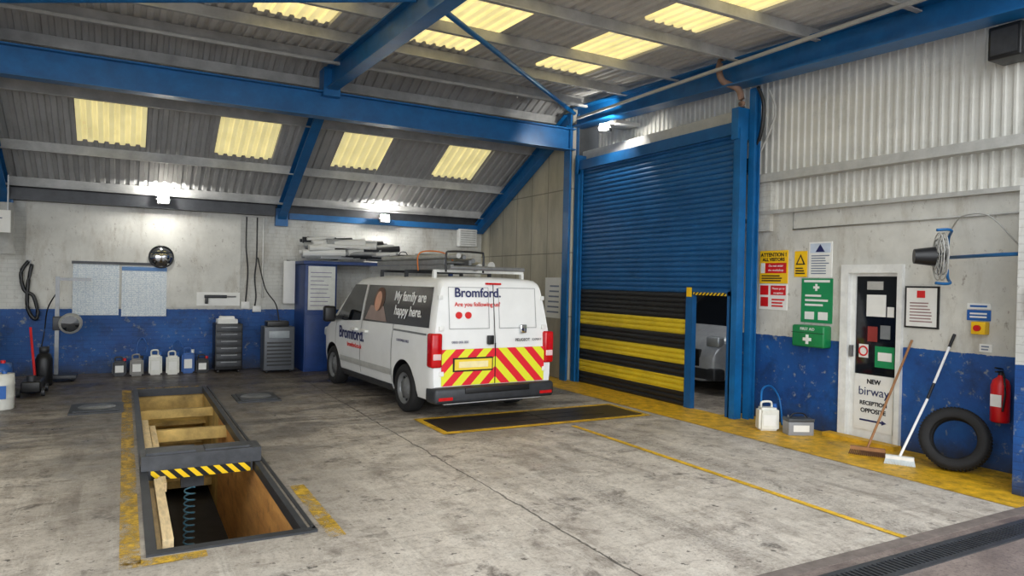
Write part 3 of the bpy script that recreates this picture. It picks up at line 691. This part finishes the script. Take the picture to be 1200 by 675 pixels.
for i in range(60):
    a=2*PI*i/60
    for s in (-1,1):
        addcyl(bm,(.318*math.cos(a),.318*math.sin(a),s*.02),(.314*math.cos(a+.04),.314*math.sin(a+.04),s*.08),.006,None,5)
q=bmo('tread_blocks',bm,BLACK,ty); q.rotation_euler=TR
def broom(name,base,top,head_dir,mh,mb,mbr,hw_=.16,split=None):
    g=G(name,base); b=Vector(base); t=Vector(top)-b; hd=Vector(head_dir).normalized()
    if split: cyl('handle_lower',(0,0,.09),t*.5,.013,mh[0],g); cyl('handle_mid',t*.5,t*.62,.015,mh[1],g); cyl('handle_upper',t*.62,t*.9,.013,mh[0],g); cyl('grip',t*.9,t,.016,mh[1],g)
    else: cyl('handle',(0,0,.09),t,.013,mh[0],g)
    sd=Vector((-hd.y,hd.x,0))*.03
    vs=[]
    for z in (.06,.095):
        for (a,c) in ((-1,-1),(1,-1),(1,1),(-1,1)): vs.append(hd*hw_*a+sd*c+Vector((0,0,z)))
    mo('head',vs,[(3,2,1,0),(4,5,6,7),(0,1,5,4),(1,2,6,5),(2,3,7,6),(3,0,4,7)],mb,None,g)
    bm=bmesh.new()
    for i in range(26):
        for j in range(3):
            q=hd*hw_*(-.97+1.94*i/25)+sd*(j-1)*.85; addcyl(bm,q+Vector((0,0,.06)),q*1.12+Vector((0,0,0)),.006,.004,5)
    bmo('bristles',bm,mbr,g)
broom('broom_white',(7.08,4.38,0),(7.77,4.24,1.36),(.5,-.87,0),(TEXTW,TEXTB),WHITE,M('bristle_white',(205,215,220),.8),.13,True)
broom('broom_wooden',(7.14,4.78,0),(7.77,4.70,1.26),(.5,-.87,0),(WOODH,WOODH),WOODH,M('bristle_brown',(96,64,40),.8),.17)
ex=G('fire_extinguisher',(7.69,3.74,.52))
lathe('cylinder',[(0,0),(.075,0),(.085,.015),(.085,.36),(.07,.42),(.03,.45),(.025,.47)],RED,ex,28); cyl('valve',(0,0,.46),(0,0,.51),.022,BLK,ex); box('lever',(-.09,-.012,.5),(.03,.012,.515),BLK,ex); box('lever_top',(-.1,-.012,.53),(.02,.012,.545),BLK,ex,rot=(0,.15,0))
tube('hose',[(0,-.02,.49),(-.06,-.06,.44),(-.08,-.08,.3),(-.08,-.06,.12)],.010,BLK,ex); box('label',(-.088,-.05,.16),(-.078,.05,.28),PAPER,ex); box('bracket',(.06,-.04,.2),(.12,.04,.26),BLK,ex)
fan=G('wall_fan',(7.02,3.12,2.17))
HB=Vector((.24,1.0,0)); E=Vector((math.cos(math.radians(42)),math.sin(math.radians(42)),0)); NN=Vector((-E.y,E.x,0)); ZZ=Vector((0,0,1))
box('wall_plate',(-.02,-.06,-.08),(0,.06,.08),BLUE,fan)
tube('arm',[(0,0,0),(.16,.45,0),HB-NN*.12+E*.24],.018,BLUE,fan,sub=1)
tube('yoke',[HB+NN*.04+ZZ*.27,HB-NN*.10+ZZ*.27+E*.05,HB-NN*.12+ZZ*.18+E*.24,HB-NN*.12-ZZ*.18+E*.24,HB-NN*.10-ZZ*.27+E*.05,HB+NN*.04-ZZ*.27],.015,BLUE,fan)
for k,rr_ in enumerate((.24,.18,.12,.06)):
    for s in (-1,1): tube('guard_ring',[HB+NN*s*(.02+.008*k)+E*rr_*math.cos(a*PI/8)+ZZ*rr_*math.sin(a*PI/8) for a in range(16)],.006,LGREY,fan,6,2,True)
bm=bmesh.new()
for i in range(12):
    a=PI*i/6
    for s in (-1,1): addcyl(bm,HB+NN*s*.05,HB+NN*s*.02+(E*math.cos(a)+ZZ*math.sin(a))*.24,.004,None,5)
bmo('guard_spokes',bm,LGREY,fan)
vs=[];fs=[]
for i in range(4):
    a=PI*i/2; k=len(vs)
    for (r_,da,o_) in ((.04,-.5,-.01),(.2,-.35,-.015),(.2,.35,.015),(.04,.5,.01)): vs.append(HB+(E*math.cos(a+da)+ZZ*math.sin(a+da))*r_+NN*o_)
    fs.append((k,k+1,k+2,k+3))
mo('blades',vs,fs,GREY,None,fan); cyl('motor',HB+NN*.05,HB+NN*.24,.10,BLK,fan,.075); cyl('hub',HB-NN*.06,HB+NN*.06,.04,BLK,fan)
g=G('wall_speaker',(7.5,3.55,4.12)); box('case',(0,0,0),(.3,.3,.33),BLK,g,.015); box('grille',(-.006,.03,.04),(0,.27,.29),DGREY,g)
g=G('junction_box',(7.7,7.05,3.42)); box('case',(-.12,-.14,0),(.05,.14,.2),BLK,g,.01); box('cover',(-.13,-.1,.04),(-.12,.1,.16),DGREY,g)
g=G('white_isolator_switch',(7.74,7.05,2.65)); box('case',(-.08,-.09,0),(0,.09,.2),PAPER,g,.01); box('knob',(-.1,-.02,.07),(-.08,.02,.13),GREY,g)
tube('black_cable',[(7.5,6.75,4.55),(7.56,6.7,4.3),(7.6,6.78,3.9),(7.62,6.95,3.65),(7.6,7.05,3.45)],.025,BLK,sf)
tube('grey_cable',[(7.6,6.65,4.5),(7.68,6.6,4.2),(7.7,6.8,3.8),(7.68,6.95,3.6)],.015,LGREY,sf)
tube('rust_flue_pipe',[(7.3,7.25,5.0),(7.22,7.2,4.85),(7.25,7.15,4.68),(7.4,7.0,4.55),(7.42,6.95,4.3)],.045,RUST,sf)
tube('conduit_pipe',[(7.78,6.35,2.83),(7.78,6.35,2.6),(7.78,3.4,2.62)],.01,LGREY,sub=1)
tube('cable_loop',[(7.78,4.3,2.5),(7.6,4.1,2.6),(7.5,3.8,2.58),(7.4,3.5,2.3),(7.15,3.31,2.2)],.008,LGREY)
boxes('trim_conduit_roof',[((-8,10.35,4.98),(7.2,10.4,5.02)),((7.0,3,4.75),(7.04,10.4,4.79))],LGREY)
# ---------------------------------------------------------------- lamps
def flood(name,loc,rot,power,size=.14):
    g=G(name,loc); g.rotation_euler=rot
    box('housing',(-size,0,-size*.8),(size,.09,size*.8),LGREY,g,.01); box('lens',(-size*.85,-.012,-size*.65),(size*.85,0.0,size*.65),LENS,g)
    boxes('bracket',[((-size-.02,.02,-.02),(-size,.06,.02)),((size,.02,-.02),(size+.02,.06,.02)),((-size-.02,.09,-.02),(size+.02,.11,.02))],DGREY,g)
    li=bpy.data.lights.new('lamp','AREA'); li.energy=power; li.size=size*1.6; li.color=(1,.97,.9)
    lo=bpy.data.objects.new('lamp',li); COL.objects.link(lo); lo.parent=g; lo.location=(0,-.03,0); lo.rotation_euler=(PI/2,0,0)
flood('floodlight',(.6,14.25,3.20),(math.radians(-15),0,0),85,.1); flood('floodlight',(4.8,14.25,3.12),(math.radians(-15),0,0),85,.1)
flood('floodlight',(7.1,9.7,4.5),(math.radians(-25),0,math.radians(-50)),90,.09)
box('trim_flood_bracket',(7.2,9.5,4.55),(7.7,9.9,4.6),LGREY)
g=G('annex_fill_light',(9.2,8.6,3.9)); box('fill_batten',(-.6,-.06,0),(.6,.06,.08),WHITE,g,.01); box('tube',(-.58,-.03,-.04),(.58,.03,0),LENS,g)  # invented fitting, added to brighten the parked van behind the wicket
li=bpy.data.lights.new('lamp','AREA'); li.energy=22; li.size=1.0; lo=bpy.data.objects.new('lamp',li); COL.objects.link(lo); lo.parent=g; lo.location=(-.9,0,-.3); lo.rotation_euler=(0,math.radians(-25),0)  # added fill lamp for the annex interior
# ---------------------------------------------------------------- back wall props
g=G('convex_wall_mirror',(.6,14.67,2.15)); lathe('dome',[(0,.10),(.08,.09),(.15,.06),(.2,.015)],CHROME,g,32,(0,0,0),(PI/2,0,0)); lathe('rim',[(.195,0),(.215,0),(.215,.03),(.195,.03)],BLK,g,32,(0,0,0),(PI/2,0,0),True)
g=G('wall_chart'); box('sheet_left',(-.8,14.655,1.06),(-.08,14.668,2.0),CHART,g); box('sheet_right',(-.04,14.655,1.04),(.7,14.668,1.96),CHART,g); box('top_rail',(-.82,14.645,1.98),(.72,14.66,2.03),DGREY,g); box('print_header',(-.04,14.65,1.88),(.7,14.655,1.95),M('chart_blue',(90,130,180),.6),g)
g=G('torque_tool_display',(0,14.68,0)); box('board',(1.22,-.02,1.24),(2.0,0,1.50),PAPER,g); cyl('tool_body',(1.35,-.08,1.42),(1.75,-.08,1.42),.03,DGREY,g); cyl('tool_tip',(1.75,-.08,1.42),(1.92,-.08,1.42),.014,GREY,g); box('tool_grip',(1.36,-.1,1.28),(1.42,-.06,1.42),BLK,g,.01)
tc=G('tool_cabinet',(1.5,14.05,0)); box('body',(0,0,.06),(.48,.5,.92),BLK,tc,.01)
for i in range(6): box('drawer',(.02,-.02,.12+i*.13),(.46,0,.23+i*.13),DGREY,tc,.005)
for i in range(6): box('handle',(.1,-.04,.2+i*.13),(.38,-.02,.215+i*.13),GREY,tc)
boxes('paper_stack',[((.05,.1,.92),(.4,.42,1.0)),((.1,.15,1.0),(.35,.4,1.05))],[PAPER],tc)
for (x,y) in ((.06,.06),(.42,.06),(.06,.44),(.42,.44)): cyl('castor',(x-.015,y,.03),(x+.015,y,.03),.03,BLK,tc)
hc=G('emissions_analyser_cabinet',(2.32,13.75,0)); box('body',(0,0,.05),(.56,.42,.88),M('cab_grey',(84,88,94),.4,.2),hc,.015)
for i in range(7): box('louvre',(.05,-.012,.14+i*.07),(.5,0,.17+i*.07),BLK,hc)
box('display',(.08,-.015,.66),(.46,0,.80),M('cab_panel',(150,158,164),.3),hc,.01); box('top_unit',(.06,.05,.88),(.46,.36,.98),BLK,hc,.01)
for (x,y) in ((.06,.06),(.5,.06),(.06,.36),(.5,.36)): cyl('castor',(x-.015,y,.03),(x+.015,y,.03),.03,BLK,hc)
tube('cable',[(.3,.2,.98),(.25,.3,1.3),(.1,.6,1.6),(.0,.9,2.2)],.012,BLK,hc)
bc=G('blue_storage_locker',(3.05,13.75,0)); box('body',(0,0,0),(.62,.9,2.09),BLUED,bc,.01); box('door',(.03,-.02,.05),(.59,0,1.1),BLUED,bc,.005); box('whiteboard',(.06,-.03,1.2),(.58,0,2.05),M('whiteboard',(214,216,212),.35),bc)
l=[]
for i in range(9): l.append(((.1,-.034,1.28+i*.08),(.1+random.uniform(.2,.42),-.03,1.292+i*.08)))
boxes('whiteboard_writing',l,M('ink',(110,100,140),.6),bc)
boxes('shelf_deck',[((-.05,-.1,2.09),(3.1,.95,2.15)),((3.0,-.08,0),(3.08,0,2.09))],BLUED,bc)
g=G('white_sheet_panel',(2.78,14.4,1.3)); box('sheet',(0,0,0),(.22,.05,.85),PAPER,g,.005); cyl('hanger',(.11,.03,.85),(.11,.28,.87),.01,GREY,g)
bm=bmesh.new()
for i in range(120):
    x=random.uniform(3.02,4.45); L=random.uniform(.4,1.1); y=random.uniform(13.74,14.5); z=2.27+random.uniform(0,.34)*(1-(x-3)/3.0); dz=random.uniform(-.02,.07)
    addcyl(bm,(x,y,z),(min(x+L,4.95),y+random.uniform(-.15,.15),z+dz),random.uniform(.03,.08),None,10,random.choice((0,1,1,2)))
bmo('pile_of_exhaust_pipes',bm,[M('foil_grey',(190,192,194),.35,.5),PAPER,DGREY])
g=G('carton_and_tool_case',(5.5,14.0,2.155)); box('carton',(0,0,0),(.35,.3,.24),M('carton_grey',(120,122,120),.7),g,.005); box('case',(-.5,.05,.0),(-.1,.35,.2),BLK,g,.01); tube('case_handle',[(-.4,.2,.19),(-.35,.2,.26),(-.25,.2,.26),(-.2,.2,.19)],.01,BLK,g)
g=G('wall_heater',(6.65,14.68,2.62)); box('case',(0,-.16,0),(.45,0,.4),WHITE,g,.015); boxes('grille',[((.04,-.165,.04+i*.05),(.41,-.16,.06+i*.05)) for i in range(7)],LGREY,g)
bt=G('headlight_beam_tester',(-.97,13.9,0)); box('column',(-.03,-.03,.08),(.03,.03,1.75),GREY,bt); box('base',(-.28,-.22,.05),(.3,.22,.11),DGREY,bt,.01); box('top_arm',(-.03,-.02,1.68),(.48,.02,1.73),GREY,bt)
for x in (-.22,.24): cyl('castor',(x-.02,-.15,.05),(x+.02,-.15,.05),.05,BLK,bt)
lathe('lens_housing',[(0,0),(.15,0),(.17,.03),(.17,.2),(.12,.26),(0,.26)],LGREY,bt,28,(.2,-.02,.97),(PI/2,0,0)); lathe('lens',[(0,.01),(.1,.005),(.13,0)],GLASS,bt,28,(.2,-.285,.97),(PI/2,0,0)); box('slider',(-.06,-.06,.85),(.1,.06,1.08),DGREY,bt,.01)
tube('cable',[(0,0,1.5),(-.15,.2,1.2),(-.2,.3,.8),(-.25,.1,.3),(-.2,-.1,.05)],.01,BLK,bt)
OILB=M('oil_blue',(40,90,160),.35)
cans=[]
for i,(x,y,h,c1,c2) in enumerate(((-.05,14.25,.3,DGREY,RED),(.22,14.2,.34,M('oil_grey',(130,128,124),.4),BLK),(.52,14.25,.4,MILK,OILB),(.8,14.2,.38,MILK,OILB),(1.06,14.3,.42,OILB,PAPER),(1.3,14.25,.3,BLK,RED))):
    cans.append(jerry('oil_jerrycan',(x,y,0),c1,c2,h=h*1.15,w=.22,dp=.17))
tube('pump_hose',[(.0,0,.38),(.02,.2,.58),(.1,.3,.64),(.17,.25,.5),(.15,.12,.4)],.012,OILB,cans[1]); tube('pump_hose',[(.0,0,.42),(.03,.2,.56),(.12,.28,.58),(.18,.2,.46)],.012,OILB,cans[3])
g=G('cable_duct',(0,14.69,0))
tube('cable',[(2.1,-.02,3.0),(2.1,-.02,2.4),(2.14,-.02,1.9),(2.1,-.02,1.2)],.014,BLK,g); tube('cable',[(2.3,-.02,3.0),(2.3,-.02,2.2),(2.27,-.03,1.8),(2.3,-.03,1.4),(2.25,-.02,1.1)],.014,BLK,g); tube('conduit',[(2.42,-.02,3.0),(2.42,-.02,1.4)],.012,WHITE,g); box('socket',(2.02,-.05,1.18),(2.18,0,1.32),WHITE,g,.005); box('socket_b',(2.24,-.05,1.12),(2.4,0,1.24),WHITE,g,.005)
g=G('waste_oil_drum',(-1.42,11.3,0)); lathe('drum',[(0,0),(.17,0),(.175,.01),(.175,.15),(.18,.16),(.175,.17),(.175,.32),(.18,.33),(.175,.34),(.17,.46),(.0,.46)],MILK,g,28); cyl('cap',(.06,0,.46),(.06,0,.5),.03,OILB,g); box('label',(-.1,-.182,.15),(.1,-.17,.32),SBLUE,g)
g=G('blue_drum',(-1.52,12.05,0)); lathe('drum',[(0,0),(.15,0),(.16,.01),(.16,.2),(.166,.21),(.16,.22),(.16,.42),(.15,.52),(.0,.52)],OILB,g,28); cyl('cap',(.05,0,.52),(.05,0,.56),.03,RED,g)
g=G('trolley_jack',(-1.16,12.55,0)); box('chassis',(-.12,-.35,.06),(.12,.3,.22),BLK,g,.02); cyl('saddle',(0,-.25,.22),(0,-.25,.30),.06,DGREY,g); cyl('handle',(0,.25,.18),(-.1,.55,.95),.018,RED,g)
for sx in (-1,1):
    for y in (-.3,.24): cyl('wheel',(sx*.13,y,.06),(sx*.17,y,.06),.06,DGREY,g)
g=G('gas_bottle',(-1.1,13.4,0)); lathe('bottle',[(0,0),(.11,0),(.12,.02),(.12,.42),(.09,.5),(.03,.54),(.03,.58)],BLK,g,24); lathe('collar',[(.06,.53),(.07,.53),(.07,.62),(.06,.62)],DGREY,g,20,closed=True)
g=G('work_bench',(-2.9,12.6,0)); boxes('top',[((0,0,.78),(1.1,1.6,.84)),((.03,.03,0),(.09,.09,.78)),((1.0,.03,0),(1.06,.09,.78)),((.03,1.5,0),(.09,1.56,.78)),((1.0,1.5,0),(1.06,1.56,.78)),((.03,.03,.2),(1.06,1.56,.23))],DGREY,g); box('tool_box',(.6,.2,.84),(1.0,.5,1.02),RED,g,.01); box('vice',(.85,.7,.84),(1.05,.95,1.04),DGREY,g,.02); boxes('parcels',[((.2,.5,.23),(.6,.9,.5)),((.65,1.0,.84),(.95,1.3,1.0))],[LGREY],g)
g=G('hanging_air_hose',(-1.45,14.62,1.1)); tube('loop',[(0,0,.9),(-.1,-.03,.7),(-.05,-.03,.4),(.08,-.03,.3),(.15,-.03,.0),(.1,-.03,-.1),(.0,-.03,.1),(.0,-.03,.5),(.05,0,.85)],.03,BLK,g); box('hook',(-.03,0,.85),(.03,.07,.92),GREY,g)
g=G('exit_direction_sign',(-1.62,13.4,2.42)); box('panel',(-.5,0,0),(.05,.04,.35),PAPER,g); text('EXIT',.16,(-.22,-.005,.17),RY,TEXTN,g,'CENTER'); boxes('hanger',[((-.4,.01,.35),(-.38,.03,.9)),((0,.01,.35),(.02,.03,.9))],GREY,g)
g=G('extractor_duct',(-1.95,14.2,1.95)); cyl('duct',(.2,0,.3),(.2,0,1.0),.13,LGREY,g); cyl('cowl',(.2,0,.15),(.2,0,.3),.16,LGREY,g,.13)
g=G('gable_notice_board',(7.3,11.5,1.15)); box('board',(-.02,-.28,0),(0,.28,.78),PAPER,g); boxes('print_lines',[((-.023,-.22,.1+i*.1),(-.02,.2-.02*i,.13+i*.1)) for i in range(6)],PGR,g)
g=G('gable_notice_board',(7.3,12.4,1.2)); box('board',(-.02,-.2,0),(0,.2,.6),PAPER,g); boxes('print_lines',[((-.023,-.16,.08+i*.09),(-.02,.16-.02*i,.11+i*.09)) for i in range(5)],PGR,g)
# ---------------------------------------------------------------- light
w=bpy.data.worlds.new('overcast_sky'); SC.world=w; w.use_nodes=True
bg=w.node_tree.nodes['Background']; bg.inputs[0].default_value=(.88,.94,1,1); bg.inputs[1].default_value=2.3
sl=bpy.data.lights.new('soft_daylight','SUN'); sl.energy=1.8; sl.angle=math.radians(70); sl.color=(1,.98,.95)
so=bpy.data.objects.new('soft_daylight',sl); COL.objects.link(so); so.rotation_euler=(math.radians(68),0,math.radians(-22)); so.location=(0,-5,6)
# ---------------------------------------------------------------- camera
th=math.radians(29.0); pt=math.radians(.377); rho=math.atan(.0222)
F=Vector((math.sin(th)*math.cos(pt),math.cos(th)*math.cos(pt),-math.sin(pt)))
Rh=Vector((math.cos(th),-math.sin(th),0)); Uh=Rh.cross(F)
R=Rh*math.cos(rho)+Uh*math.sin(rho); U=Uh*math.cos(rho)-Rh*math.sin(rho)
cd=bpy.data.cameras.new('camera'); cam=bpy.data.objects.new('camera',cd); COL.objects.link(cam)
cd.sensor_width=36; cd.lens=24.6; cd.clip_start=.05
cam.matrix_world=Matrix(((R.x,U.x,-F.x,0),(R.y,U.y,-F.y,0),(R.z,U.z,-F.z,1.8),(0,0,0,1)))
SC.camera=cam
SC.view_settings.view_transform='Standard'
